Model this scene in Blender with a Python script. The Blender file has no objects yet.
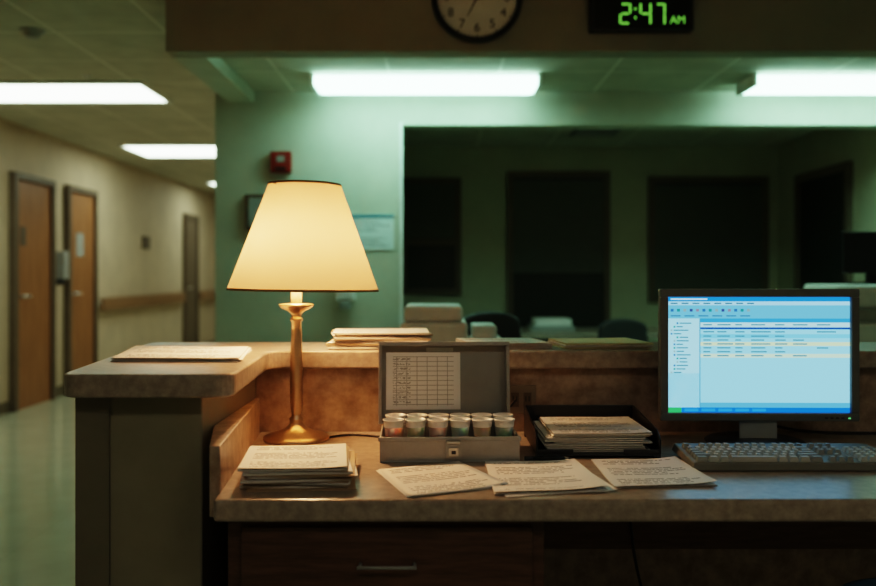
import bpy, math, random, bmesh
from mathutils import Matrix, Vector
random.seed(7)
scene = bpy.context.scene

# ------------------------------------------------------------------ materials
def newmat(name):
    m = bpy.data.materials.new(name); m.use_nodes = True
    nt = m.node_tree
    return m, nt, nt.nodes['Principled BSDF']

def pmat(name, col, rough=0.5, metal=0.0, nscale=8.0, col2=None, bump=0.0, bscale=60, alpha=1.0, stretch=None, spec=0.5):
    m, nt, b = newmat(name)
    b.inputs['Base Color'].default_value = (*col, 1)
    b.inputs['Roughness'].default_value = rough
    b.inputs['Metallic'].default_value = metal
    b.inputs['Specular IOR Level'].default_value = spec
    b.inputs['Alpha'].default_value = alpha
    tc = nt.nodes.new('ShaderNodeTexCoord')
    src = tc.outputs['Object']
    if stretch:
        mp = nt.nodes.new('ShaderNodeMapping'); mp.inputs['Scale'].default_value = stretch
        nt.links.new(src, mp.inputs['Vector']); src = mp.outputs['Vector']
    n = nt.nodes.new('ShaderNodeTexNoise'); n.inputs['Scale'].default_value = nscale; n.inputs['Detail'].default_value = 6
    n.inputs['Roughness'].default_value = 0.65
    nt.links.new(src, n.inputs['Vector'])
    if col2 is None:
        col2 = tuple(c * .88 for c in col)
    r = nt.nodes.new('ShaderNodeValToRGB')
    r.color_ramp.elements[0].position = 0.35; r.color_ramp.elements[1].position = 0.65
    r.color_ramp.elements[0].color = (*col2, 1); r.color_ramp.elements[1].color = (*col, 1)
    nt.links.new(n.outputs['Fac'], r.inputs['Fac']); nt.links.new(r.outputs['Color'], b.inputs['Base Color'])
    if bump > 0:
        n2 = nt.nodes.new('ShaderNodeTexNoise'); n2.inputs['Scale'].default_value = bscale
        nt.links.new(src, n2.inputs['Vector'])
        bp = nt.nodes.new('ShaderNodeBump'); bp.inputs['Strength'].default_value = bump; bp.inputs['Distance'].default_value = 0.01
        nt.links.new(n2.outputs['Fac'], bp.inputs['Height']); nt.links.new(bp.outputs['Normal'], b.inputs['Normal'])
    return m

def emat(name, col, s):
    m = bpy.data.materials.new(name); m.use_nodes = True
    nt = m.node_tree; nt.nodes.clear()
    e = nt.nodes.new('ShaderNodeEmission'); e.inputs['Color'].default_value = (*col, 1); e.inputs['Strength'].default_value = s
    o = nt.nodes.new('ShaderNodeOutputMaterial'); nt.links.new(e.outputs[0], o.inputs[0])
    return m

def M(nt, op, a, b=None):
    n = nt.nodes.new('ShaderNodeMath'); n.operation = op
    for i, v in enumerate((a, b)):
        if v is None: continue
        if isinstance(v, (int, float)): n.inputs[i].default_value = v
        else: nt.links.new(v, n.inputs[i])
    return n.outputs[0]

def papermat(name, col, mode='text', lines=30, seed=0.0, ink=(0.05, 0.05, 0.07), k=0.72):
    m, nt, b = newmat(name)
    b.inputs['Roughness'].default_value = 0.75
    uv = nt.nodes.new('ShaderNodeUVMap')
    s = nt.nodes.new('ShaderNodeSeparateXYZ'); nt.links.new(uv.outputs[0], s.inputs[0])
    u, v = s.outputs[0], s.outputs[1]
    vl = M(nt, 'MULTIPLY', v, lines)
    def band(x, lo, hi): return M(nt, 'MULTIPLY', M(nt, 'GREATER_THAN', x, lo), M(nt, 'LESS_THAN', x, hi))
    margin = M(nt, 'MULTIPLY', band(u, 0.09, 0.91), band(v, 0.07, 0.93))
    if mode == 'text':
        row = M(nt, 'FLOOR', vl)
        inrow = band(M(nt, 'FRACT', vl), 0.28, 0.68)
        c = nt.nodes.new('ShaderNodeCombineXYZ')
        nt.links.new(M(nt, 'MULTIPLY', u, 34), c.inputs[0]); nt.links.new(M(nt, 'MULTIPLY', row, 7.3), c.inputs[1]); c.inputs[2].default_value = seed
        n = nt.nodes.new('ShaderNodeTexNoise'); n.inputs['Scale'].default_value = 1.0; n.inputs['Detail'].default_value = 1; nt.links.new(c.outputs[0], n.inputs['Vector'])
        c2 = nt.nodes.new('ShaderNodeCombineXYZ'); nt.links.new(M(nt, 'MULTIPLY', row, 3.17), c2.inputs[1]); c2.inputs[2].default_value = seed + 4
        n2 = nt.nodes.new('ShaderNodeTexNoise'); n2.inputs['Scale'].default_value = 1.0; nt.links.new(c2.outputs[0], n2.inputs['Vector'])
        lim = M(nt, 'MULTIPLY', n2.outputs['Fac'], 1.6)
        gap = M(nt, 'GREATER_THAN', M(nt, 'FRACT', M(nt, 'MULTIPLY', M(nt, 'ADD', row, seed), 0.143)), 0.15)
        mask = M(nt, 'MULTIPLY', M(nt, 'MULTIPLY', inrow, M(nt, 'GREATER_THAN', n.outputs['Fac'], 0.43)), M(nt, 'MULTIPLY', M(nt, 'LESS_THAN', u, lim), gap))
    else:
        gu = M(nt, 'LESS_THAN', M(nt, 'FRACT', M(nt, 'MULTIPLY', u, 7.3)), 0.07)
        gv = M(nt, 'LESS_THAN', M(nt, 'FRACT', vl), 0.14)
        txt = M(nt, 'MULTIPLY', band(M(nt, 'FRACT', vl), 0.35, 0.8), M(nt, 'LESS_THAN', u, 0.33))
        n = nt.nodes.new('ShaderNodeTexNoise'); n.inputs['Scale'].default_value = 30; nt.links.new(uv.outputs[0], n.inputs['Vector'])
        txt = M(nt, 'MULTIPLY', txt, M(nt, 'GREATER_THAN', n.outputs['Fac'], 0.5))
        mask = M(nt, 'MAXIMUM', M(nt, 'MAXIMUM', gu, gv), txt)
    mask = M(nt, 'MULTIPLY', M(nt, 'MULTIPLY', mask, margin), k)
    mx = nt.nodes.new('ShaderNodeMixRGB'); nt.links.new(mask, mx.inputs[0])
    mx.inputs[1].default_value = (*col, 1); mx.inputs[2].default_value = (*ink, 1)
    nt.links.new(mx.outputs[0], b.inputs['Base Color'])
    return m

def tilemat(name, col, line, size, lw, rough=0.8, offs=(0, 0), spec=0.5, nz=0.08):
    m, nt, b = newmat(name)
    b.inputs['Roughness'].default_value = rough
    b.inputs['Specular IOR Level'].default_value = spec
    tc = nt.nodes.new('ShaderNodeTexCoord'); s = nt.nodes.new('ShaderNodeSeparateXYZ'); nt.links.new(tc.outputs['Object'], s.inputs[0])
    def ln(x, o): return M(nt, 'LESS_THAN', M(nt, 'FRACT', M(nt, 'DIVIDE', M(nt, 'ADD', x, 40 * size + o), size)), lw / size)
    mask = M(nt, 'MAXIMUM', ln(s.outputs[0], offs[0]), ln(s.outputs[1], offs[1]))
    n = nt.nodes.new('ShaderNodeTexNoise'); n.inputs['Scale'].default_value = 5; n.inputs['Detail'].default_value = 8
    nt.links.new(tc.outputs['Object'], n.inputs['Vector'])
    r = nt.nodes.new('ShaderNodeValToRGB'); r.color_ramp.elements[0].position = .35; r.color_ramp.elements[1].position = .65
    r.color_ramp.elements[0].color = (*[c * (1 - nz * 2) for c in col], 1); r.color_ramp.elements[1].color = (*col, 1)
    nt.links.new(n.outputs['Fac'], r.inputs['Fac'])
    mx = nt.nodes.new('ShaderNodeMixRGB'); nt.links.new(mask, mx.inputs[0]); nt.links.new(r.outputs[0], mx.inputs[1]); mx.inputs[2].default_value = (*line, 1)
    nt.links.new(mx.outputs[0], b.inputs['Base Color'])
    return m

# ------------------------------------------------------------------ mesh builder
class B:
    def __init__(s):
        s.v = []; s.f = []; s.mi = []; s.sm = []; s.uv = []; s.mats = []; s.T = Matrix.Identity(4)
    def m(s, mat):
        if mat not in s.mats: s.mats.append(mat)
        return s.mats.index(mat)
    def add(s, vs, fs, mat, smooth=False, uvs=None):
        o = len(s.v); s.v += [tuple(s.T @ Vector(v)) for v in vs]
        k = s.m(mat)
        for i, f in enumerate(fs):
            s.f.append([a + o for a in f]); s.mi.append(k); s.sm.append(smooth); s.uv.append(uvs[i] if uvs else None)
        return s
    def box(s, x0, x1, y0, y1, z0, z1, mat):
        vs = [(x, y, z) for z in (z0, z1) for y in (y0, y1) for x in (x0, x1)]
        fs = [(0, 2, 3, 1), (4, 5, 7, 6), (0, 1, 5, 4), (1, 3, 7, 5), (3, 2, 6, 7), (2, 0, 4, 6)]
        q = [(0, 0), (1, 0), (1, 1), (0, 1)]
        return s.add(vs, fs, mat, False, [q] * 6)
    def taper(s, x0, x1, y0, y1, z0, z1, ins, mat):
        vs = [(x0, y0, z0), (x1, y0, z0), (x1, y1, z0), (x0, y1, z0), (x0 + ins, y0 + ins, z1), (x1 - ins, y0 + ins, z1), (x1 - ins, y1 - ins, z1), (x0 + ins, y1 - ins, z1)]
        fs = [(3, 2, 1, 0), (4, 5, 6, 7), (0, 1, 5, 4), (1, 2, 6, 5), (2, 3, 7, 6), (3, 0, 4, 7)]
        return s.add(vs, fs, mat)
    def prism(s, poly, z0, z1, mat):
        n = len(poly)
        vs = [(p[0], p[1], z0) for p in poly] + [(p[0], p[1], z1) for p in poly]
        fs = [tuple(reversed(range(n))), tuple(range(n, 2 * n))] + [(i, (i + 1) % n, n + (i + 1) % n, n + i) for i in range(n)]
        return s.add(vs, fs, mat)
    def lathe(s, prof, c, mat, seg=40, smooth=True, caps=False):
        vs = []; fs = []
        for r, z in prof:
            for i in range(seg):
                a = 2 * math.pi * i / seg
                vs.append((c[0] + r * math.cos(a), c[1] + r * math.sin(a), c[2] + z))
        for j in range(len(prof) - 1):
            for i in range(seg):
                k = (i + 1) % seg
                fs.append((j * seg + i, j * seg + k, (j + 1) * seg + k, (j + 1) * seg + i))
        if caps:
            fs.append(tuple(reversed(range(seg)))); fs.append(tuple((len(prof) - 1) * seg + i for i in range(seg)))
        return s.add(vs, fs, mat, smooth)
    def cyl(s, p, q, r, mat, seg=14, r2=None):
        p = Vector(p); q = Vector(q); d = (q - p); L = d.length
        R = d.to_track_quat('Z', 'Y').to_matrix().to_4x4()
        old = s.T; s.T = old @ Matrix.Translation(p) @ R
        s.lathe([(r, 0), (r if r2 is None else r2, L)], (0, 0, 0), mat, seg, True, True)
        s.T = old; return s
    def sphere(s, c, r, mat, seg=12, sz=1.0):
        n = 8
        prof = [(max(r * math.sin(math.pi * i / n), 1e-4), -r * sz * math.cos(math.pi * i / n)) for i in range(n + 1)]
        return s.lathe(prof, c, mat, seg, True)
    def sheet(s, c4, z, mat, curl=0.0, wav=0.0, th=0.0, edge=None, n=8):
        # corners: back-left, back-right, front-right, front-left
        a, b_, c, d = [Vector((p[0], p[1], 0)) for p in c4]
        vs = []; fs = []; uvs = []
        ph = random.random() * 6
        for j in range(n + 1):
            for i in range(n + 1):
                u = i / n; v = j / n
                p = (d * (1 - u) + c * u) * (1 - v) + (a * (1 - u) + b_ * u) * v
                zz = z + th + curl * (max(0, u - .6) ** 2 * 6 + max(0, .35 - v) ** 2 * 5) * 0.5 + wav * (0.5 + 0.5 * math.sin(u * 5 + ph + v * 3))
                vs.append((p.x, p.y, zz))
        for j in range(n):
            for i in range(n):
                q = j * (n + 1) + i
                fs.append((q, q + 1, q + n + 2, q + n + 1))
                uvs.append([(i / n, j / n), ((i + 1) / n, j / n), ((i + 1) / n, (j + 1) / n), (i / n, (j + 1) / n)])
        s.add(vs, fs, mat, True, uvs)
        if th > 0:
            s.prism([c4[3], c4[2], c4[1], c4[0]], z, z + th - 0.0002, edge or mat)
        return s
    def build(s, name, parent=None, bevel=0.0, seg=2, solid=0.0):
        me = bpy.data.meshes.new(name); me.from_pydata(s.v, [], s.f)
        for mt in s.mats: me.materials.append(mt)
        ul = me.uv_layers.new(name='UVMap')
        for p in me.polygons:
            p.material_index = s.mi[p.index]; p.use_smooth = s.sm[p.index]
            if s.uv[p.index]:
                for li, uv in zip(p.loop_indices, s.uv[p.index]): ul.data[li].uv = uv
        ob = bpy.data.objects.new(name, me); scene.collection.objects.link(ob)
        if parent: ob.parent = parent
        if solid:
            md = ob.modifiers.new('solid', 'SOLIDIFY'); md.thickness = solid; md.offset = 0
        if bevel:
            md = ob.modifiers.new('bevel', 'BEVEL'); md.width = bevel; md.segments = seg; md.limit_method = 'ANGLE'; md.angle_limit = math.radians(40)
        return ob

def empty(name):
    e = bpy.data.objects.new(name, None); e.empty_display_size = 0.05
    scene.collection.objects.link(e); return e

def spin(e, px, py, deg):
    R = Matrix.Rotation(math.radians(deg), 4, 'Z'); p = Vector((px, py, 0))
    e.location = p - R @ p; e.rotation_euler = (0, 0, math.radians(deg))

def text(body, size, loc, mat, name, parent, extr=0.001, rot=(math.pi / 2, 0, 0)):
    c = bpy.data.curves.new(name, 'FONT'); c.body = body; c.size = size; c.align_x = 'CENTER'; c.align_y = 'CENTER'; c.extrude = extr
    c.materials.append(mat)
    o = bpy.data.objects.new(name, c); o.location = loc; o.rotation_euler = rot
    scene.collection.objects.link(o); o.parent = parent; return o

def cable(name, pts, r, mat, parent=None):
    c = bpy.data.curves.new(name, 'CURVE'); c.dimensions = '3D'; c.bevel_depth = r; c.bevel_resolution = 3
    sp = c.splines.new('NURBS'); sp.points.add(len(pts) - 1)
    for i, p in enumerate(pts): sp.points[i].co = (*p, 1)
    sp.use_endpoint_u = True; sp.order_u = 4
    c.materials.append(mat)
    o = bpy.data.objects.new(name, c); scene.collection.objects.link(o)
    if parent: o.parent = parent
    return o

# colours
wall_beige = pmat('wall_beige', (0.60, 0.49, 0.36), 0.65, nscale=3, bump=0.05)
wall_green = pmat('wall_green', (0.60, 0.62, 0.52), 0.55, nscale=3, bump=0.05)
wall_back_m = pmat('wall_backroom', (0.52, 0.52, 0.39), 0.7, nscale=3)
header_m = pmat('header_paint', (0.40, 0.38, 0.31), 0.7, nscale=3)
floor_m = tilemat('floor_vinyl', (0.48, 0.48, 0.37), (0.40, 0.41, 0.30), 0.61, 0.004, 0.13, nz=0.04, spec=.7)
ceil_m = tilemat('ceiling_tile', (0.60, 0.58, 0.48), (0.74, 0.72, 0.62), 0.61, 0.018, 0.85, offs=(0.28, 0.2))
laminate = pmat('laminate_stone', (0.54, 0.42, 0.33), 0.38, nscale=22, col2=(0.31, 0.225, 0.165))
laminate_top = pmat('laminate_countertop', (0.46, 0.385, 0.32), 0.28, nscale=45, col2=(0.31, 0.255, 0.21))
panel_m = pmat('counter_panel', (0.34, 0.315, 0.235), 0.5, nscale=6, col2=(0.30, 0.28, 0.205))
darkwood = pmat('dark_wood', (0.17, 0.09, 0.055), 0.45, nscale=9, col2=(0.095, 0.048, 0.028), stretch=(1, 1, 9))
doorwood = pmat('door_wood', (0.38, 0.18, 0.08), 0.45, nscale=5, col2=(0.28, 0.125, 0.05), stretch=(4, 4, .6))
frame_m = pmat('door_frame', (0.16, 0.12, 0.085), 0.5)
rail_m = pmat('handrail_wood', (0.30, 0.17, 0.09), 0.4)
base_m = pmat('baseboard', (0.15, 0.12, 0.08), 0.5)
guard_m = pmat('corner_guard_vinyl', (0.25, 0.225, 0.165), 0.5)
brass = pmat('brass', (0.64, 0.50, 0.36), 0.34, metal=1.0, nscale=12, col2=(0.54, 0.41, 0.28))
black = pmat('black_plastic', (0.018, 0.018, 0.02), 0.4)
darkgrey = pmat('dark_grey_plastic', (0.05, 0.05, 0.055), 0.45)
bezel_m = pmat('monitor_bezel', (0.20, 0.205, 0.20), 0.4)
greyp = pmat('grey_plastic', (0.40, 0.41, 0.40), 0.45)
whitep = pmat('white_plastic', (0.85, 0.87, 0.84), 0.45)
ivory = pmat('ivory', (0.8, 0.68, 0.48), 0.5)
boxmetal = pmat('painted_metal_grey', (0.44, 0.45, 0.45), 0.38, metal=0.40, nscale=14, col2=(0.37, 0.375, 0.375), bump=0.04)
boxdark = pmat('lid_interior', (0.36, 0.365, 0.36), 0.45, metal=0.30)
steel = pmat('steel', (0.62, 0.62, 0.60), 0.28, metal=1.0)
red = pmat('alarm_red', (0.32, 0.03, 0.02), 0.4)
manila = pmat('manila_folder', (0.56, 0.42, 0.28), 0.7, nscale=5)
manila2 = pmat('manila_folder_olive', (0.74, 0.68, 0.42), 0.7, nscale=5)
pedge = pmat('paper_edge', (0.82, 0.78, 0.73), 0.8, nscale=60, col2=(0.50, 0.45, 0.40), stretch=(1, 1, 30))
P1 = papermat('paper_text_a', (0.92, 0.90, 0.87), 'text', 19, 1.0)
P2 = papermat('paper_text_b', (0.92, 0.90, 0.88), 'text', 20, 5.0)
P3 = papermat('paper_text_c', (0.91, 0.90, 0.88), 'text', 18, 9.0)
PF = papermat('paper_form', (0.95, 0.94, 0.92), 'grid', 12, 3.0, k=.5)
PB = papermat('poster_blue', (0.72, 0.82, 0.82), 'text', 14, 2.0)
glassdark = pmat('dark_glass', (0.03, 0.036, 0.028), 0.35)
blindm = pmat('blind', (0.14, 0.15, 0.12), 0.6)
blue_vinyl = pmat('blue_vinyl', (0.10, 0.24, 0.38), 0.4)
face_m = pmat('clock_face', (.92, .92, .88), .5)

# ------------------------------------------------------------------ room shell
XL = -3.72; XR = 3.6; YN = -2.6; YF = 14.2; CZ = 2.525; CL = 2.31; CH = 2.95
B().box(XL - .15, XR + .15, YN - .15, YF + .15, -0.1, 0, floor_m).build('floor')
B().box(XL - .15, -1.28, YN - .15, YF + .15, CZ, CZ + .08, ceil_m).build('ceiling_corridor')
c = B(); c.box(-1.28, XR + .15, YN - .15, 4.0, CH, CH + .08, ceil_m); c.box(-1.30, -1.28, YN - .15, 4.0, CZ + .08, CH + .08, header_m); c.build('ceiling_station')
B().box(-1.28, XR + .15, 4.12, 7.55, CL, CL + .08, ceil_m).build('ceiling_backroom')
B().box(XL - .15, XL, YN, YF, 0, CZ, wall_beige).build('wall_left')
B().box(XR, XR + .15, YN, 5.2, 0, CH, wall_green).build('wall_right')
B().box(XL, XR, YN - .15, YN, 0, CH, wall_beige).build('wall_near')
B().box(XL, -1.2, YF, YF + .15, 0, CZ, wall_beige).build('wall_corridor_end')
B().box(-1.36, -1.22, 5.36, YF, 0, CZ, wall_beige).build('wall_corridor_side')
w = B()
w.box(-1.36, -0.22, 5.2, 5.36, 0, CL, wall_green)
w.box(-1.36, -1.28, 5.2, 5.36, CL, CZ, wall_green)
w.box(-0.22, 2.95, 5.2, 5.36, 2.105, CL, wall_green)
w.box(2.95, XR + .15, 5.2, 5.36, 0, CL, wall_green)
w.build('wall_middle')
B().box(-1.22, 3.1, 7.4, 7.55, 0, CL, wall_back_m).build('wall_backroom')
B().box(2.95, 3.1, 5.36, 7.4, 0, CL, wall_back_m).build('wall_backroom_side')
hd = B()
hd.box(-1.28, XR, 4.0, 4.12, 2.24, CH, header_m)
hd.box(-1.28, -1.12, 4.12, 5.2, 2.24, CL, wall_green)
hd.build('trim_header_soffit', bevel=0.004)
B().box(-0.235, -0.215, 5.185, 5.2, 0, 2.12, whitep).build('trim_opening_jamb')
bb = B()
for a, b_ in ((YN, 7.38), (8.17, 8.46), (9.18, 12.40), (13.06, YF)):
    bb.box(XL, XL + .015, a, b_, 0, .10, base_m)
bb.build('baseboard_left')
B().box(-1.375, -1.36, 5.2, YF, 0, .10, base_m).build('baseboard_corridor')

def sidedoor(n, y0, y1, H, wood, sheet=True):
    e = empty('door_%d' % n)
    X = XL
    f = B()
    f.box(X, X + .06, y0, y0 + .06, 0, H, frame_m); f.box(X, X + .06, y1 - .06, y1, 0, H, frame_m); f.box(X, X + .06, y0 + .06, y1 - .06, H - .06, H, frame_m)
    f.build('frame', e, bevel=.004)
    B().box(X, X + .03, y0 + .06, y1 - .06, 0, H - .06, wood).build('leaf', e)
    h = B(); h.cyl((X + .03, y0 + .13, 1.0), (X + .08, y0 + .13, 1.0), .012, steel); h.cyl((X + .08, y0 + .13, 1.0), (X + .08, y0 + .24, 1.0), .01, steel)
    h.build('handle', e)
    if sheet:
        B().box(X + .03, X + .034, y0 + .22, y0 + .40, 1.38, 1.62, greyp).build('notice', e)
    return e
sidedoor(1, 7.38, 8.17, 2.09, doorwood, False)
sidedoor(2, 8.46, 9.18, 2.09, doorwood)
sidedoor(3, 12.40, 13.06, 2.09, frame_m, False)
f = B(); f.box(XL + .03, XL + .036, 7.52, 7.62, 1.45, 1.62, frame_m); f.build('sign', bpy.data.objects['door_1'])
e = empty('door_4')
f = B(); f.box(-2.66, -2.6, YF - .06, YF, 0, 2.16, frame_m); f.box(-1.8, -1.74, YF - .06, YF, 0, 2.16, frame_m); f.box(-2.6, -1.8, YF - .06, YF, 2.1, 2.16, frame_m); f.build('frame', e)
B().box(-2.6, -1.8, YF - .04, YF, 0, 2.1, frame_m).build('leaf', e)
h = B()
for a, b_ in ((9.3, 12.3), (13.15, YF - .05)):
    h.box(XL + .04, XL + .075, a, b_, .80, .94, rail_m)
    k = a + .1
    while k < b_: h.box(XL, XL + .04, k, k + .05, .83, .90, rail_m); k += .7
h.build('handrail', bevel=.008)
h = B(); h.box(XL, XL + .10, 8.26, 8.36, 1.15, 1.42, greyp); h.box(XL, XL + .07, 8.27, 8.35, 1.10, 1.15, darkgrey); h.build('sanitizer_dispenser', bevel=.01)
h = B(); h.box(XL, XL + .02, 10.7, 10.95, 1.52, 1.68, frame_m); h.build('room_sign')

def rearwin(name, x0, x1, z0, z1, y=7.4, slats=True, sill=None):
    e = empty(name)
    f = B(); t = .05
    f.box(x0, x0 + t, y - .04, y, z0, z1, frame_m); f.box(x1 - t, x1, y - .04, y, z0, z1, frame_m)
    f.box(x0 + t, x1 - t, y - .04, y, z1 - t, z1, frame_m)
    if z0 > 0: f.box(x0 + t, x1 - t, y - .04, y, z0, z0 + t, frame_m)
    if sill: f.box(x0 + t, x1 - t, y - .035, y, sill, sill + .05, frame_m)
    f.build('frame', e)
    B().box(x0 + t, x1 - t, y - .012, y, z0 + (t if z0 > 0 else 0), z1 - t, glassdark).build('pane', e)
    if slats:
        s = B(); z = max(z0, slats if slats is not True else z0) + t + .01
        while z < z1 - t - .02: s.box(x0 + t + .005, x1 - t - .005, y - .03, y - .018, z, z + .020, blindm); z += .026
        s.build('blind_slats', e)
    return e
rearwin('window_1', -.32, .20, 1.02, 2.03, sill=1.45, slats=1.45)
rearwin('door_5', .60, 1.49, 0, 2.085, slats=1.15)
rearwin('window_2', 1.825, 2.86, .95, 2.04, slats=True)
e = empty('door_6')
f = B(); f.box(2.91, 2.95, 6.05, 6.11, 0, 2.0, frame_m); f.box(2.91, 2.95, 6.9, 6.96, 0, 2.0, frame_m); f.box(2.91, 2.95, 6.11, 6.9, 1.94, 2.0, frame_m); f.build('frame', e)
B().box(2.93, 2.95, 6.11, 6.9, 0, 1.94, glassdark).build('leaf', e)
v = B(); v.box(1.05, 1.4, 6.5, 6.8, CL - .012, CL, darkgrey)
for i in range(6): v.box(1.07, 1.38, 6.52 + i * .045, 6.535 + i * .045, CL - .018, CL - .012, greyp)
v.build('ceiling_vent')

# ------------------------------------------------------------------ ceiling lights
fl_cor = emat('fluorescent_corridor', (0.86, 1.0, 0.80), 5.6)
fl_grn = emat('fluorescent_green', (0.50, 1.0, 0.76), 8.0)
def troffer(x0, x1, y0, y1, z=CZ, mat=fl_cor):
    e = empty('ceiling_light_panel')  # name shared with the added fill panels below
    t = .03
    f = B(); f.box(x0 - t, x1 + t, y0 - t, y0, z - .02, z, whitep); f.box(x0 - t, x1 + t, y1, y1 + t, z - .02, z, whitep)
    f.box(x0 - t, x0, y0, y1, z - .02, z, whitep); f.box(x1, x1 + t, y0, y1, z - .02, z, whitep); f.build('frame', e)
    B().box(x0, x1, y0, y1, z - .012, z, mat).build('diffuser', e)
troffer(-3.36, -2.06, 5.89, 6.49)
troffer(-3.24, -2.12, 8.72, 9.5)
troffer(-3.30, -2.12, 12.2, 12.9)
def wrap(x0, x1):
    e = empty('fluorescent_fixture')
    y0, y1 = 4.72, 5.0
    B().box(x0 + .02, x1 - .02, y0, y1, 2.245, 2.300, fl_grn).build('lens', e, bevel=.02, seg=3)
    f = B(); f.box(x0, x0 + .02, y0 - .005, y1 + .005, 2.240, CL, whitep); f.box(x1 - .02, x1, y0 - .005, y1 + .005, 2.240, CL, whitep)
    f.box(x0 + .02, x1 - .02, y0 + .02, y1 - .02, 2.300, CL, whitep); f.build('housing', e)
wrap(-.71, .575)
wrap(1.75, 3.02)
fill_m = emat('fill_panel', (1.0, 0.92, 0.76), 3.2)  # unseen panels added behind the camera to fill counter front and header
troffer(-1.0, .2, -1.2, -.6, CH, fill_m)
troffer(1.2, 2.4, -1.2, -.6, CH, fill_m)
troffer(.9, 2.1, 5.5, 6.1, CL, emat('fill_panel_backroom', (0.90, 1.0, 0.70), .50))  # unseen panel, added to lift the dark back room
s = B(); s.T = Matrix.Translation((-2.21, 4.64, CZ))
s.lathe([(.001, -.045), (.03, -.045), (.045, -.03), (.048, -.012), (.065, -.010), (.068, 0)], (0, 0, 0), greyp, 24); s.build('smoke_detector')
s = B(); s.T = Matrix.Translation((-2.35, 5.7, CZ))
s.lathe([(.001, -.035), (.018, -.035), (.006, -.03), (.006, -.01), (.03, -.006), (.03, 0)], (0, 0, 0), steel, 16); s.build('ceiling_sprinkler')

# ------------------------------------------------------------------ wall items (middle wall)
YW = 5.2
e = empty('fire_alarm')
f = B(); f.box(-1.015, -.89, YW - .05, YW, 1.81, 1.94, red); f.build('housing', e, bevel=.006)
f = B(); f.box(-.975, -.93, YW - .056, YW - .05, 1.875, 1.91, greyp); f.box(-.985, -.92, YW - .06, YW - .05, 1.825, 1.84, black); f.build('strobe', e)
e = empty('wall_notice')
B().box(-.545, -.27, YW - .006, YW, 1.345, 1.56, PB).build('sheet', e)
B().box(-.545, -.27, YW - .008, YW - .006, 1.54, 1.56, pmat('notice_blue', (.1, .3, .4), .6)).build('heading', e)
e = empty('picture_frame')
f = B(); f.box(-1.17, -.97, YW - .03, YW, 1.46, 1.68, darkwood); f.build('frame', e, bevel=.004)
B().box(-1.15, -.99, YW - .032, YW - .03, 1.48, 1.66, greyp).build('picture', e)
e = empty('soap_dispenser')
f = B(); f.box(-.62, -.50, YW - .10, YW, 1.03, 1.22, whitep); f.build('body', e, bevel=.02, seg=3)
f = B(); f.box(-.59, -.53, YW - .12, YW - .02, .985, 1.03, greyp); f.build('lever', e, bevel=.006)

# ------------------------------------------------------------------ clocks on header
YH = 4.0
e = empty('wall_clock')
cx, cz, R = .183, 2.488, .212
Tm = Matrix.Translation((cx, YH, cz)) @ Matrix.Rotation(math.pi / 2, 4, 'X')
f = B(); f.T = Tm
f.lathe([(R, 0), (R, .035), (R - .006, .045), (R - .018, .045), (R - .025, .03), (R - .025, .0)], (0, 0, 0), black, 72); f.build('rim', e)
f = B(); f.T = Tm; f.lathe([(R - .024, .0), (R - .024, .015)], (0, 0, 0), face_m, 72, False, True); f.build('face', e)
tk = B()
for i in range(60):
    a = i * math.pi / 30
    tk.T = Tm @ Matrix.Rotation(a, 4, 'Z')
    w_ = .003 if i % 5 == 0 else .0012
    tk.box(-w_, w_, R - .040, R - .029, .015, .017, black)
tk.build('minute_marks', e)
for n in range(1, 13):
    a = n * math.pi / 6
    text(str(n), .058, (cx + .142 * math.sin(a), YH - .0165, cz + .142 * math.cos(a)), black, 'numeral_%d' % n, e)
hn = B()
def hand(deg, L, tail, wd, off):
    hn.T = Tm @ Matrix.Rotation(-math.radians(deg), 4, 'Z')
    hn.prism([(-wd, -tail), (wd, -tail), (wd * .4, L), (-wd * .4, L)], off, off + .002, black)
hand(83, .09, .02, .007, .018); hand(282, .13, .025, .005, .021); hand(207, .10, .03, .0045, .024)
hn.T = Tm; hn.lathe([(.012, .017), (.012, .028), (.001, .028)], (0, 0, 0), black, 20)
hn.build('hands', e)

e = empty('digital_clock')
f = B(); f.box(.705, 1.185, YH - .06, YH, 2.322, 2.545, black)
f.build('housing', e, bevel=.008)
gl = emat('led_green', (.26, .80, .12), .55)
f = B(); f.box(.722, 1.168, YH - .062, YH - .06, 2.333, 2.53, pmat('display_glass', (.008, .009, .008), .2)); f.build('display', e)
seg = {'2': 'abged', '4': 'fgbc', '7': 'abc'}
f = B()
def digit(ch, x, z, w_, h_):
    t = .0095; g = .002; y0, y1 = YH - .0645, YH - .062
    for sgm in seg[ch]:
        if sgm == 'a': f.box(x + t + g, x + w_ - t - g, y0, y1, z + h_ - t, z + h_, gl)
        if sgm == 'd': f.box(x + t + g, x + w_ - t - g, y0, y1, z, z + t, gl)
        if sgm == 'g': f.box(x + t + g, x + w_ - t - g, y0, y1, z + h_ / 2 - t / 2, z + h_ / 2 + t / 2, gl)
        if sgm == 'f': f.box(x, x + t, y0, y1, z + h_ / 2 + g, z + h_ - g, gl)
        if sgm == 'e': f.box(x, x + t, y0, y1, z + g, z + h_ / 2 - g, gl)
        if sgm == 'b': f.box(x + w_ - t, x + w_, y0, y1, z + h_ / 2 + g, z + h_ - g, gl)
        if sgm == 'c': f.box(x + w_ - t, x + w_, y0, y1, z + g, z + h_ / 2 - g, gl)
zb = 2.349
digit('2', .838, zb, .055, .098); digit('4', .932, zb, .055, .098); digit('7', 1.002, zb, .050, .098)
f.box(.908, .917, YH - .0645, YH - .062, zb + .025, zb + .036, gl); f.box(.908, .917, YH - .0645, YH - .062, zb + .066, zb + .077, gl)
f.build('digits', e)
text('AM', .050, (1.108, YH - .0635, zb + .019), gl, 'am_indicator', e)

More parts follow.
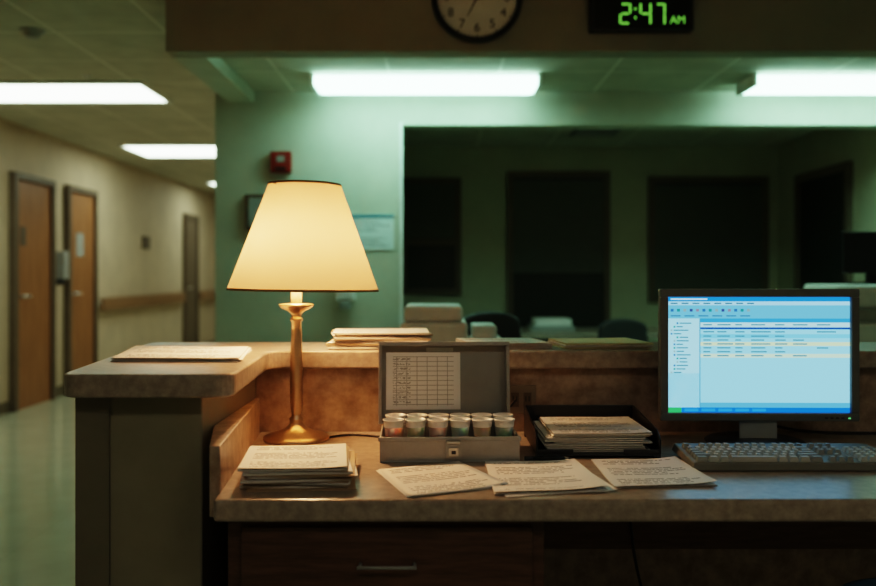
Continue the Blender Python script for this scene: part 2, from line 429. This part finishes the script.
# ------------------------------------------------------------------ nurse station counter + desk
ZD = .75; ZC = .98
e = empty('reception_counter')
f = B(); f.prism([(-.80, 1.795), (-.434, 1.795), (-.468, 2.36), (2.9, 2.36), (2.9, 2.67), (-.90, 2.67)], ZC - .05, ZC, laminate_top)
ob = f.build('countertop', e)
me = ob.data
bm = bmesh.new(); bm.from_mesh(me)
ed = [x for x in bm.edges if abs(x.verts[0].co.z - x.verts[1].co.z) > .01 and x.verts[0].co.x < 0]
bmesh.ops.bevel(bm, geom=ed, offset=.045, segments=6, affect='EDGES', profile=.5)
bm.to_mesh(me); bm.free()
md = ob.modifiers.new('bevel', 'BEVEL'); md.width = .006; md.segments = 3; md.limit_method = 'ANGLE'; md.angle_limit = math.radians(50)
f = B(); f.prism([(-.785, 1.86), (-.515, 1.86), (-.515, 2.62), (-.85, 2.62)], 0, ZC - .05, panel_m)
f.box(-.515, 2.9, 2.40, 2.62, 0, ZC - .05, laminate)
f.build('partition', e, bevel=.004)
f = B(); f.box(-.788, -.715, 1.850, 1.86, 0, ZC - .05, guard_m); f.build('corner_guard', e)
f = B(); f.prism([(-.462, 1.72), (-.440, 1.72), (-.502, 2.40), (-.514, 2.40), (-.514, 1.95)], ZD - .05, .845, laminate); f.build('side_splash', e, bevel=.003)
e = empty('desk')
f = B(); f.prism([(-.44, 1.666), (2.9, 1.666), (2.9, 2.40), (-.502, 2.40)], ZD - .045, ZD, laminate_top); f.build('desktop', e, bevel=.008, seg=3)
f = B(); f.box(-.425, .215, 1.72, 2.35, 0, ZD - .045, darkwood)
f.build('drawer_cabinet', e, bevel=.003)
f = B()
f.box(-.395, .19, 1.705, 1.72, .50, .685, darkwood); f.box(-.395, .19, 1.705, 1.72, .27, .485, darkwood); f.box(-.395, .19, 1.705, 1.72, .06, .255, darkwood)
f.build('drawer_fronts', e, bevel=.003)
f = B()
for z in (.612, .40, .17):
    f.cyl((-.16, 1.68, z), (-.042, 1.68, z), .0035, greyp); f.cyl((-.155, 1.68, z), (-.155, 1.705, z), .0035, greyp); f.cyl((-.047, 1.68, z), (-.047, 1.705, z), .0035, greyp)
f.build('drawer_pulls', e)
f = B(); f.box(.215, 2.9, 2.30, 2.33, .45, ZD - .045, darkwood); f.build('modesty_panel', e)
e2 = empty('power_outlet')
f = B(); f.box(.185, .275, 2.392, 2.40, .80, .88, pmat('outlet_brown', (.30, .25, .19), .4)); f.build('plate', e2, bevel=.002)
f = B()
for x in (.205, .24):
    f.box(x, x + .022, 2.389, 2.392, .82, .86, frame_m)
    f.box(x + .005, x + .008, 2.3885, 2.389, .835, .85, black); f.box(x + .014, x + .017, 2.3885, 2.389, .835, .85, black)
f.build('sockets', e2)

# ------------------------------------------------------------------ lamp
e = empty('table_lamp')
lx, ly = -.379, 2.28
prof = [(.001, 0), (.086, 0), (.088, .004), (.087, .009), (.080, .013), (.066, .017), (.048, .022), (.030, .030), (.020, .040), (.0155, .048),
        (.019, .052), (.019, .057), (.013, .062), (.0125, .070), (.0155, .078), (.0165, .10), (.0175, .14), (.0160, .22), (.0140, .29), (.0125, .315),
        (.017, .318), (.017, .324), (.0125, .328), (.014, .336), (.021, .343), (.040, .352), (.046, .358), (.046, .362), (.030, .364), (.014, .364)]
f = B(); f.lathe(prof, (lx, ly, ZD), brass, 48); f.build('base_and_stem', e)
f = B(); f.lathe([(.0145, .364), (.0145, .425), (.001, .425)], (lx, ly, ZD), ivory, 24); f.build('candle_sleeve', e)
f = B(); f.lathe([(.012, .425), (.012, .45), (.001, .45)], (lx, ly, ZD), brass, 20); f.build('socket', e)
bulb = emat('bulb_glow', (1.0, .56, .28), 320)
f = B(); f.sphere((lx, ly, ZD + .50), .03, bulb, 20, 1.15); f.build('bulb', e)
f = B()
for a in (0, 2.094, 4.188):
    f.cyl((lx, ly, ZD + .675), (lx + .094 * math.cos(a), ly + .094 * math.sin(a), ZD + .678), .002, brass, 8)
for a in (0.5, math.pi + .5):
    pts = [(lx + .012 * math.cos(a), ly + .012 * math.sin(a), ZD + .44), (lx + .05 * math.cos(a), ly + .05 * math.sin(a), ZD + .50), (lx + .045 * math.cos(a), ly + .045 * math.sin(a), ZD + .58), (lx, ly, ZD + .675)]
    for p, q in zip(pts[:-1], pts[1:]): f.cyl(p, q, .0015, brass, 8)
f.build('harp', e)
sm = bpy.data.materials.new('lampshade_fabric'); sm.use_nodes = True
nt = sm.node_tree; nt.nodes.clear()
d = nt.nodes.new('ShaderNodeBsdfDiffuse'); t = nt.nodes.new('ShaderNodeBsdfTranslucent'); mx = nt.nodes.new('ShaderNodeMixShader'); o = nt.nodes.new('ShaderNodeOutputMaterial')
n = nt.nodes.new('ShaderNodeTexNoise'); n.inputs['Scale'].default_value = 140; tc = nt.nodes.new('ShaderNodeTexCoord'); nt.links.new(tc.outputs['Object'], n.inputs['Vector'])
r = nt.nodes.new('ShaderNodeValToRGB'); r.color_ramp.elements[0].color = (.74, .57, .36, 1); r.color_ramp.elements[1].color = (.80, .63, .42, 1)
nt.links.new(n.outputs['Fac'], r.inputs['Fac']); nt.links.new(r.outputs['Color'], t.inputs['Color'])
d.inputs['Color'].default_value = (.46, .36, .22, 1)
mx.inputs[0].default_value = .19; nt.links.new(d.outputs[0], mx.inputs[1]); nt.links.new(t.outputs[0], mx.inputs[2]); nt.links.new(mx.outputs[0], o.inputs[0])
tr = pmat('shade_trim', (.42, .25, .10), .7)
Ts = Matrix.Translation((lx + .019, ly, 1.150)) @ Matrix.Rotation(math.radians(.8), 4, 'Y')
f = B(); f.T = Ts; f.lathe([(.200, 0), (.0955, .282)], (0, 0, 0), sm, 72); f.build('lampshade', e)
f = B(); f.T = Ts
f.lathe([(.2015, -.002), (.1998, .004), (.1965, .004), (.1985, -.002), (.2015, -.002)], (0, 0, 0), tr, 72)
f.lathe([(.0985, .278), (.0965, .284), (.0935, .284), (.0950, .278), (.0985, .278)], (0, 0, 0), tr, 72); f.build('shade_trim', e)
cable('power_cord', [(lx + .085, ly + .01, ZD + .004), (lx + .13, ly + .06, ZD + .004), (lx + .2, ly + .03, ZD + .004), (lx + .25, ly + .0, ZD + .004), (lx + .32, ly + .06, ZD + .004), (lx + .40, ly + .09, ZD + .004), (.10, 2.375, ZD + .02), (.20, 2.383, ZD + .06), (.216, 2.386, .84)], .003, black, e)

# ------------------------------------------------------------------ medication box
e = empty('medication_box')
x0, x1, y0, y1, z0 = -.137, .193, 2.00, 2.165, ZD
H = .06; t = .004
f = B(); f.box(x0, x1, y0, y1, z0, z0 + t, boxmetal)
f.box(x0, x1, y0, y0 + t, z0 + t, z0 + H, boxmetal); f.box(x0, x1, y1 - t, y1, z0 + t, z0 + H, boxmetal)
f.box(x0, x0 + t, y0 + t, y1 - t, z0 + t, z0 + H, boxmetal); f.box(x1 - t, x1, y0 + t, y1 - t, z0 + t, z0 + H, boxmetal)
f.box(x0 - .003, x1 + .003, y0 - .003, y0, z0 + H - .010, z0 + H, boxmetal)
f.build('base', e, bevel=.0025)
f = B(); f.box(x0 + .005, x1 - .005, y0 + .005, y1 - .005, z0 + .022, z0 + .025, boxdark); f.build('insert', e)
Tl = Matrix.Translation((-.006, y1 - .002, z0 + H + .002)) @ Matrix.Rotation(math.radians(-7), 4, 'X')
L = .205; D = .035
f = B(); f.T = Tl
f.box(x0, x1, D - t, D, 0, L, boxdark)
f.box(x0, x1, 0, D - t, L - t, L, boxmetal); f.box(x0, x1, 0, D - t, 0, t, boxmetal)
f.box(x0, x0 + t, 0, D - t, t, L - t, boxmetal); f.box(x1 - t, x1, 0, D - t, t, L - t, boxmetal)
f.box(x0 - .003, x1 + .003, -.002, 0, L - .007, L + .003, boxmetal); f.box(x0 - .003, x0 + .006, -.002, 0, 0, L - .007, boxmetal); f.box(x1 - .006, x1 + .003, -.002, 0, 0, L - .007, boxmetal)
f.build('lid', e, bevel=.002)
f = B(); f.T = Tl
f.box(x0 + .016, x0 + .208, D - t - .0015, D - t, .035, .182, PF)
f.build('medication_chart', e)
f = B(); f.T = Tl
f.box(x0 + .12, x0 + .19, D - t - .003, D - t, .184, .194, steel); f.build('lid_latch_plate', e)
f = B(); f.cyl((x0 + .03, y1 + .004, z0 + H), (x0 + .09, y1 + .004, z0 + H), .004, steel); f.cyl((x1 - .09, y1 + .004, z0 + H), (x1 - .03, y1 + .004, z0 + H), .004, steel); f.build('hinges', e)
f = B(); xm = .035
f.box(xm - .017, xm + .019, y0 - .008, y0 - .0005, z0 + .010, z0 + .050, boxmetal); f.box(xm - .010, xm + .012, y0 - .015, y0 - .008, z0 + .018, z0 + .036, steel)
f.box(xm - .004, xm + .006, y0 - .016, y0 - .015, z0 + .022, z0 + .030, darkgrey)
f.cyl((xm - .014, y0 - .01, z0 + .048), (xm + .016, y0 - .01, z0 + .048), .004, steel)
f.build('latch', e, bevel=.0015)
cupm = pmat('cup_plastic', (.92, .92, .90), .3, alpha=.42)
cupr = pmat('cup_rim_plastic', (.96, .96, .94), .35)
cols = [(.85, .16, .10), (.08, .55, .28), (.90, .36, .08), (.85, .28, .24), (.85, .75, .22), (.10, .40, .70)]
pm = [pmat('pill_%d' % i, c_, .4) for i, c_ in enumerate(cols)]
pw = pmat('pill_white', (.92, .91, .88), .4)
mixes = [(0, 2), (1, 4), (3, 0), (5, 1), (4, 3), (1, 5)]
ce = B(); pl = B()
for row, yy in enumerate((y0 + .042, y0 + .108)):
    for i in range(6):
        cx_ = x0 + .032 + i * .0532 + (0.004 if row else 0); zb_ = z0 + .025
        h_ = .070
        ce.lathe([(.001, .001), (.017, .001), (.0240, h_ - .003)], (cx_, yy, zb_), cupm, 24)
        ce.lathe([(.0229, h_ - .018), (.0240, h_ - .004), (.0258, h_ - .003), (.0258, h_), (.0236, h_), (.0226, h_ - .018)], (cx_, yy, zb_), cupr, 24)
        a_, b2 = mixes[(i + row * 2) % 6]
        for lv in range(7 if (i + row) % 3 else 6):
            for j in range(10):
                a = j * .7 + lv * .5; rr = (.0112 + .0007 * lv) if j < 9 else 0
                q = random.random()
                m_ = pm[a_] if q < .42 else (pm[b2] if q < .60 else pw)
                pl.sphere((cx_ + rr * math.cos(a), yy + rr * math.sin(a), zb_ + .007 + .0075 * lv), .0052, m_, 8, .8)
ce.build('pill_cups', e); pl.build('pills', e)
spin(e, .028, 2.0, 2.0)

# ------------------------------------------------------------------ letter tray
e = empty('letter_tray')
f = B(); x0, x1, y0, y1 = .235, .535, 2.04, 2.33
f.box(x0, x1, y0, y1, ZD + .006, ZD + .010, black)
f.box(x0, x0 + .02, y0, y0 + .02, ZD, ZD + .006, black); f.box(x1 - .02, x1, y0, y0 + .02, ZD, ZD + .006, black)
f.box(x0, x0 + .02, y1 - .02, y1, ZD, ZD + .006, black); f.box(x1 - .02, x1, y1 - .02, y1, ZD, ZD + .006, black)
def sidewall(x):
    vs = [(x, y0, ZD + .01), (x, y1, ZD + .01), (x, y1, ZD + .085), (x, y0 + .03, ZD + .065), (x, y0, ZD + .045)]
    vs2 = [(a + t, b_, c_) for a, b_, c_ in vs]
    f.add(vs + vs2, [(0, 1, 2, 3, 4), (9, 8, 7, 6, 5), (0, 5, 6, 1), (1, 6, 7, 2), (2, 7, 8, 3), (3, 8, 9, 4), (4, 9, 5, 0)], black)
t = .004
sidewall(x0); sidewall(x1 - t)
f.box(x0 + t, x1 - t, y1 - t, y1, ZD + .01, ZD + .085, black)
f.box(x0 + t, x0 + .09, y0, y0 + t, ZD + .01, ZD + .022, black); f.box(x1 - .09, x1 - t, y0, y0 + t, ZD + .01, ZD + .022, black)
f.build('tray', e, bevel=.002)
f = B()
for i in range(9):
    dx = random.uniform(-.014, .014); dy = random.uniform(-.006, .006); z = ZD + .0105 + i * .0052; ro = random.uniform(-.008, .008)
    f.sheet([(x0 + .03 + dx, y1 - .02 + dy), (x1 - .03 + dx, y1 - .025 + dy + ro), (x1 - .025 + dx, y0 + .025 + dy + ro), (x0 + .035 + dx, y0 + .02 + dy)], z, P2 if i % 2 else P3, th=.0035, edge=pedge, wav=.0005, curl=.004 if i == 8 else 0)
f.build('papers', e)

# ------------------------------------------------------------------ papers
def stack(name, corners, z, n, mats, th=.004, jit=.006, top=None, curl=0.004, gap=.0015, jx=0, ths=None):
    f = B(); zz = z
    for i in range(n):
        dx = random.uniform(-jit, jit); dy = random.uniform(-jit, jit); ro = random.uniform(-jx, jx)
        if i == n - 1: ro = 0
        cc = [(p[0] + dx + (ro if q in (0, 1) else -ro), p[1] + dy + (ro if q in (0, 3) else -ro)) for q, p in enumerate(corners)]
        mt = mats[i % len(mats)]
        last = i == n - 1
        th_ = ths[i % len(ths)] if ths else th
        f.sheet(cc, zz, (top if last and top else mt), th=th_, edge=(mt if mt in (manila, manila2) else pedge), curl=curl if last else 0, wav=.0008)
        zz += th_ + gap
    return f.build(name)
stack('document_stack', [(-.426, 1.978), (-.205, 1.990), (-.176, 1.742), (-.398, 1.734)], ZD + .0005, 12, [manila, P1, manila, P2], jit=.010, top=P1, gap=.0010, jx=.010, ths=[.0015, .005, .0012, .0030], curl=.008)
f = B(); f.sheet([(-.135, 1.925), (.047, 1.994), (.147, 1.768), (-.055, 1.676)], ZD + .001, P1, curl=.008, wav=.001, n=12)
f.sheet([(-.14, 1.915), (.035, 1.988), (.137, 1.765), (-.06, 1.680)], ZD + .0006, P2); f.build('printed_sheets', solid=.0003)
stack('printed_form_stack', [(.115, 1.990), (.325, 1.994), (.351, 1.725), (.117, 1.692)], ZD + .0005, 3, [P2, P3, P1], th=.0008, jit=.008, top=P2, curl=.012, gap=.0005, jx=.014)
stack('printed_form_stack', [(.365, 2.025), (.565, 2.030), (.585, 1.775), (.364, 1.750)], ZD + .0005, 2, [P3, P2], th=.0005, jit=.004, top=P3, curl=.012, gap=.0004)
stack('loose_papers', [(-.850, 2.42), (-.52, 2.375), (-.47, 2.04), (-.785, 2.06)], ZC + .0005, 4, [P1, P3], th=.0014, jit=.008, top=P1, curl=.004, gap=.0008, jx=.012)
stack('folder_stack', [(-.32, 2.62), (-.04, 2.62), (-.03, 2.40), (-.30, 2.39)], ZC + .0005, 11, [manila, P1, P3], jit=.010, top=P2, curl=.003, gap=.001, jx=.012, ths=[.0012, .005, .003, .004])
stack('printed_sheet_stack', [(.055, 2.60), (.28, 2.61), (.325, 2.42), (.09, 2.41)], ZC + .0005, 5, [P1, PB], th=.0022, jit=.008, top=PB, curl=0)
stack('manila_folders', [(.335, 2.61), (.575, 2.62), (.61, 2.42), (.36, 2.41)], ZC + .0005, 3, [manila2, P1, manila2], th=.004, jit=.008, top=manila2, curl=.002)
f = B(); f.cyl((.225, 2.018, ZD + .0055), (.30, 2.020, ZD + .0055), .0045, black); f.cyl((.30, 2.020, ZD + .0055), (.312, 2.0203, ZD + .0055), .0045, steel, r2=.001); f.cyl((.205, 2.0175, ZD + .0055), (.225, 2.018, ZD + .0055), .005, darkgrey); f.build('ballpoint_pen')

# ------------------------------------------------------------------ monitor
e = empty('computer_monitor')
Tm = Matrix.Translation((.832, 2.20, .812)) @ Matrix.Rotation(math.radians(-1.0), 4, 'Z')
W, Hm = .512, .342; bw = .021
f = B(); f.T = Tm
f.box(-W / 2, W / 2, 0, .03, 0, bw, bezel_m); f.box(-W / 2, W / 2, 0, .03, Hm - bw, Hm, bezel_m)
f.box(-W / 2, -W / 2 + bw, 0, .03, bw, Hm - bw, bezel_m); f.box(W / 2 - bw, W / 2, 0, .03, bw, Hm - bw, bezel_m)
f.build('bezel', e, bevel=.003)
f = B(); f.T = Tm; f.box(-W / 2 + .005, W / 2 - .005, .012, .035, .005, Hm - .005, darkgrey)
f.add([(-W / 2 + .03, .035, .03), (W / 2 - .03, .035, .03), (W / 2 - .03, .035, Hm - .03), (-W / 2 + .03, .035, Hm - .03), (-.12, .075, .08), (.12, .075, .08), (.12, .075, .26), (-.12, .075, .26)],
      [(0, 4, 5, 1), (1, 5, 6, 2), (2, 6, 7, 3), (3, 7, 4, 0), (4, 7, 6, 5)], darkgrey)
f.build('back_shell', e)
SW, SH = W - 2 * bw, Hm - 2 * bw
cache = {}
def ec(c_, s_=1.0):
    key = (c_, s_)
    if key not in cache: cache[key] = emat('ui_%d' % len(cache), c_, s_)
    return cache[key]
f = B(); f.T = Tm
def ui(x0, x1, y0, y1, c_, s_=1.0, lv=1):
    d = .0115 - lv * .0004
    X0 = -SW / 2 + x0 / 183 * SW; X1 = -SW / 2 + x1 / 183 * SW; Z1 = bw + SH - y0 / 118 * SH; Z0 = bw + SH - y1 / 118 * SH
    f.add([(X0, d, Z0), (X1, d, Z0), (X1, d, Z1), (X0, d, Z1)], [(0, 1, 2, 3)], ec(c_, s_))
S = .95
ui(0, 183, 0, 118, (.27, .64, .86), S, 0)
ui(0, 183, 0, 4.5, (.02, .22, .66), S)
ui(0, 183, 4.5, 8.5, (.32, .62, .84), S)
ui(0, 183, 8.5, 22, (.14, .44, .70), S)
ui(0, 32, 22, 113, (.34, .68, .86), S)
ui(0, 32, 78, 113, (.08, .46, .80), S)
ui(32, 33, 22, 113, (.08, .30, .55), S, 2)
ui(33, 183, 22, 26, (.05, .30, .66), S)
ui(33, 183, 26, 31, (.40, .68, .78), S)
ui(33, 183, 31, 33, (.01, .08, .40), S)
ui(33, 183, 38, 42, (.18, .54, .80), S)
ui(33, 183, 46, 50, (.52, .70, .46), S)
ui(33, 183, 58, 62, (.48, .70, .56), S)
ui(33, 183, 108, 113, (.10, .38, .68), S)
ui(0, 183, 113, 118, (.01, .16, .66), S)
ui(0, 14, 113, 118, (.04, .42, .12), S, 2)
for i in range(5): ui(17 + i * 17, 31 + i * 17, 114, 117, (.03, .26, .76), S, 2)
ui(3, 40, 1.5, 3.0, (.5, .7, .9), S, 2)
TX = (.06, .22, .34)
for i in range(8): ui(3 + i * 11, 10 + i * 11, 5.9, 7.2, (.05, .18, .30), S, 2)
ic = [(.04, .18, .5), (.03, .30, .32), (.25, .42, .45), (.05, .1, .32), (.26, .24, .34)]
for i in range(13): ui(3 + i * 6.4, 6 + i * 6.4, 12.2, 15.0, ic[i % 5], S * .8, 2)
for i in range(6): ui(3 + i * 14, 13 + i * 14, 18.7, 20.0, (.05, .20, .40), S, 2)
for i in range(15):
    ind = random.choice((3, 6, 6, 9)); ui(ind, ind + 1.8, 26 + i * 3.6, 27.8 + i * 3.6, ic[i % 3], S, 2); ui(ind + 3, ind + random.uniform(9, 18), 26.3 + i * 3.6, 27.4 + i * 3.6, TX, S, 2)
for j, y in enumerate((27.8, 35, 39.4, 43.4, 47.4, 51.4, 55.4, 59.4)):
    for cx0, cw in ((36, 12), (50, 16), (68, 10), (84, 20), (108, 13), (126, 16), (150, 20)):
        if j and cx0 > 108 and random.random() < .55: continue
        w_ = cw * random.uniform(.55, 1); ui(cx0, cx0 + w_, y, y + 1.2, TX, S, 2)
f.build('screen', e)
f = B(); f.T = Tm
f.prism([(-.05, .012), (.05, .012), (.038, .05), (-.038, .05)], -.055, .02, greyp)
f.build('neck', e, bevel=.004)
f = B(); f.T = Matrix.Translation((.832, 2.235, ZD))
f.lathe([(.001, 0), (.125, 0), (.128, .004), (.12, .009), (.05, .016), (.001, .017)], (0, 0, 0), darkgrey, 48); f.build('stand_base', e)
f = B(); f.T = Tm
f.box(W / 2 - .03, W / 2 - .024, -.001, 0, .007, .010, emat('power_led', (.2, 1, .3), .5))
for i in range(4): f.box(W / 2 - .09 + i * .014, W / 2 - .082 + i * .014, -.001, 0, .007, .011, darkgrey)
f.build('buttons', e)
cable('monitor_cable', [(.83, 2.28, .86), (.86, 2.33, .80), (.95, 2.35, .756), (1.1, 2.33, .756), (1.25, 2.34, .756)], .004, black, e)

# ------------------------------------------------------------------ keyboard
e = empty('keyboard')
kb = pmat('keyboard_case', (.24, .235, .21), .5); key = pmat('keycap', (.58, .57, .52), .5); key2 = pmat('keycap_grey', (.38, .38, .355), .5)
Tk = Matrix.Translation((.570, 1.905, ZD + .001)) @ Matrix.Rotation(math.radians(4), 4, 'X')
KW, KD = .475, .175
f = B(); f.T = Tk
f.add([(0, 0, .0), (KW, 0, 0), (KW, KD, 0), (0, KD, 0), (.004, .004, .018), (KW - .004, .004, .018), (KW - .004, KD - .004, .018), (.004, KD - .004, .018)],
      [(3, 2, 1, 0), (4, 5, 6, 7), (0, 1, 5, 4), (1, 2, 6, 5), (2, 3, 7, 6), (3, 0, 4, 7)], kb)
f.build('case', e, bevel=.003)
f = B(); f.box(.60, .63, 2.045, 2.065, ZD, ZD + .012, darkgrey); f.box(1.0, 1.03, 2.045, 2.065, ZD, ZD + .012, darkgrey); f.build('feet', e)
f = B(); f.T = Tk
u = .0192
rows = [
    (.012, [1.5, 1.25, 1.25, 5.6, 1.25, 1.25, 1.4, 1.5]), (.033, [2.25] + [1] * 10 + [2.75]), (.052, [1.75] + [1] * 11 + [2.25]),
    (.071, [1.5] + [1] * 12 + [1.5]), (.090, [1] * 13 + [2]), (.122, [1, -1, 1, 1, 1, 1, -.5, 1, 1, 1, 1, -.5, 1, 1, 1, 1])]
for ry, ks in rows:
    x = .012
    for i, w_ in enumerate(ks):
        if w_ < 0: x += -w_ * u; continue
        f.taper(x + .0012, x + w_ * u - .0020, ry, ry + .0160, .0175, .0285, .0032, key if 0 < i < len(ks) - 1 else key2); x += w_ * u
    for j in range(3):
        if ry < .03 or ry in (.071, .090, .122) or (ry == .033 and j == 1):
            f.taper(.312 + j * u, .312 + j * u + .0160, ry, ry + .0160, .0175, .0285, .0032, key2)
    if ry < .12:
        for j in range(4):
            f.taper(.382 + j * u, .382 + j * u + .0160, ry, ry + .0160, .0175, .0285, .0032, key if j < 3 else key2)
f.build('keys', e)

cable('floor_cable', [(.52, 2.29, .70), (.50, 2.27, .5), (.56, 2.26, .3), (.60, 2.25, .1), (.62, 2.2, .006), (.9, 2.15, .006)], .004, black)

# stool pulled slightly out from under the desk
e = empty('office_stool')
SX, SY = 1.0, 1.72
f = B(); f.T = Matrix.Translation((SX, SY, 0))
f.lathe([(.001, .45), (.17, .45), (.185, .465), (.19, .49), (.18, .515), (.15, .525), (.001, .528)], (0, 0, 0), blue_vinyl, 40); f.build('seat', e)
f = B(); f.T = Matrix.Translation((SX, SY, 0)); f.lathe([(.03, .08), (.03, .25), (.02, .25), (.02, .45)], (0, 0, 0), steel, 20)
for i in range(5):
    a = i * 2 * math.pi / 5; f.cyl((0, 0, .10), (.24 * math.cos(a), .24 * math.sin(a), .06), .016, black, r2=.012); f.sphere((.24 * math.cos(a), .24 * math.sin(a), .03), .03, black)
f.build('base', e)

# ------------------------------------------------------------------ background furniture
e = empty('back_desk')
f = B(); f.box(-.30, .95, 3.30, 3.85, .72, .75, laminate_top); f.box(-.30, -.27, 3.32, 3.83, 0, .72, darkwood); f.box(.92, .95, 3.32, 3.83, 0, .72, darkwood); f.box(-.27, .92, 3.80, 3.83, .3, .72, darkwood)
f.build('desk_body', e)
e = empty('printer')
f = B(); f.box(-.15, .12, 3.40, 3.78, .75, 1.0, whitep); f.box(-.14, .10, 3.44, 3.78, 1.0, 1.065, whitep); f.build('body', e, bevel=.015, seg=3)
f = B(); f.box(-.12, .09, 3.37, 3.40, .82, .86, darkgrey); f.box(-.10, .08, 3.34, 3.40, .87, .875, greyp); f.build('paper_slot', e)
e = empty('label_printer')
f = B(); f.box(.13, .27, 3.40, 3.72, .75, .93, whitep); f.box(.14, .24, 3.45, 3.7, .93, .985, whitep); f.build('body', e, bevel=.012, seg=3)
f = B(); f.box(.15, .25, 3.385, 3.40, .80, .83, darkgrey); f.build('slot', e)
def chair(x, y, top, rz=0):
    e = empty('office_chair')
    T_ = Matrix.Translation((x, y, 0)) @ Matrix.Rotation(rz, 4, 'Z')
    f = B(); f.T = T_; f.box(-.23, .23, -.22, .22, .44, .50, darkgrey); f.build('seat', e, bevel=.025, seg=3)
    f = B(); f.T = T_
    pts = []
    for i in range(9):
        a = math.pi * i / 8; pts.append((-.16 * math.cos(a), (top - .06) + .06 * math.sin(a)))
    prof_ = [(-.18, .62), (.18, .62)] + [(-p[0], p[1]) for p in pts]
    n_ = len(prof_)
    vs = [(p[0], .20, p[1]) for p in prof_] + [(p[0], .26, p[1]) for p in prof_]
    f.add(vs, [tuple(range(n_)), tuple(reversed(range(n_, 2 * n_)))] + [((i + 1) % n_, i, n_ + i, n_ + (i + 1) % n_) for i in range(n_)], darkgrey)
    f.build('backrest', e, bevel=.02, seg=3)
    f = B(); f.T = T_; f.box(-.03, .03, .24, .28, .42, .70, black); f.cyl((0, 0, .08), (0, 0, .44), .03, black)
    for i in range(5):
        a = i * 2 * math.pi / 5; f.cyl((0, 0, .1), (.27 * math.cos(a), .27 * math.sin(a), .06), .02, black, r2=.014); f.sphere((.27 * math.cos(a), .27 * math.sin(a), .028), .028, black)
    f.build('base', e)
chair(.32, 4.25, 1.0, .2)
e = empty('backroom_table')
f = B(); f.box(.5, 2.3, 6.3, 7.0, .72, .76, laminate_top)
for x in (.55, 2.2):
    for y in (6.35, 6.9): f.box(x, x + .05, y, y + .05, 0, .72, black)
f.build('table_body', e)
chair(1.25, 5.95, .90, 3.1); chair(1.9, 6.0, .86, 2.9)
f = B(); f.box(.72, 1.05, 6.55, 6.85, .76, .80, greyp); f.box(.75, 1.03, 6.56, 6.84, .80, .85, whitep); f.build('file_box_pile', bevel=.004)
e = empty('backroom_cabinet')
f = B(); f.box(-.35, .22, 6.95, 7.38, 0, .85, greyp); f.box(-.33, .20, 6.94, 6.95, .44, .83, whitep); f.box(-.33, .20, 6.94, 6.95, .03, .42, whitep); f.build('cabinet_body', e, bevel=.004)
e = empty('photocopier')
f = B(); f.box(1.98, 2.55, 4.25, 4.75, 0.0, .95, whitep); f.box(2.0, 2.53, 4.27, 4.73, .95, 1.02, greyp); f.box(2.02, 2.5, 4.30, 4.72, 1.02, 1.14, whitep); f.build('body', e, bevel=.02, seg=3)
f = B(); f.box(2.0, 2.5, 4.235, 4.25, .2, .4, greyp); f.box(2.0, 2.5, 4.235, 4.25, .45, .65, greyp); f.build('paper_drawers', e, bevel=.005)
e = empty('copier_display')
f = B(); f.box(2.14, 2.50, 4.50, 4.54, 1.20, 1.42, black); f.box(2.28, 2.34, 4.51, 4.55, 1.152, 1.20, black); f.box(2.2, 2.42, 4.42, 4.62, 1.14, 1.152, black); f.build('display', e, bevel=.005)

# ------------------------------------------------------------------ world + camera
wd = bpy.data.worlds.new('world'); scene.world = wd; wd.use_nodes = True
wd.node_tree.nodes['Background'].inputs[0].default_value = (.1, .14, .12, 1); wd.node_tree.nodes['Background'].inputs[1].default_value = .05
cam = bpy.data.cameras.new('camera'); co = bpy.data.objects.new('camera', cam); scene.collection.objects.link(co)
co.location = (0, 0, 1.19); co.rotation_euler = (math.pi / 2, 0, 0)
cam.lens = 35; cam.sensor_width = 36; cam.shift_y = -18 / 876; cam.clip_start = .05
cam.dof.use_dof = True; cam.dof.focus_distance = 2.05; cam.dof.aperture_fstop = 1.8
scene.camera = co
scene.view_settings.view_transform = 'Filmic'
scene.view_settings.exposure = 0.35
for lk in ('High Contrast', 'Filmic - High Contrast'):
    try: scene.view_settings.look = lk; break
    except Exception: pass
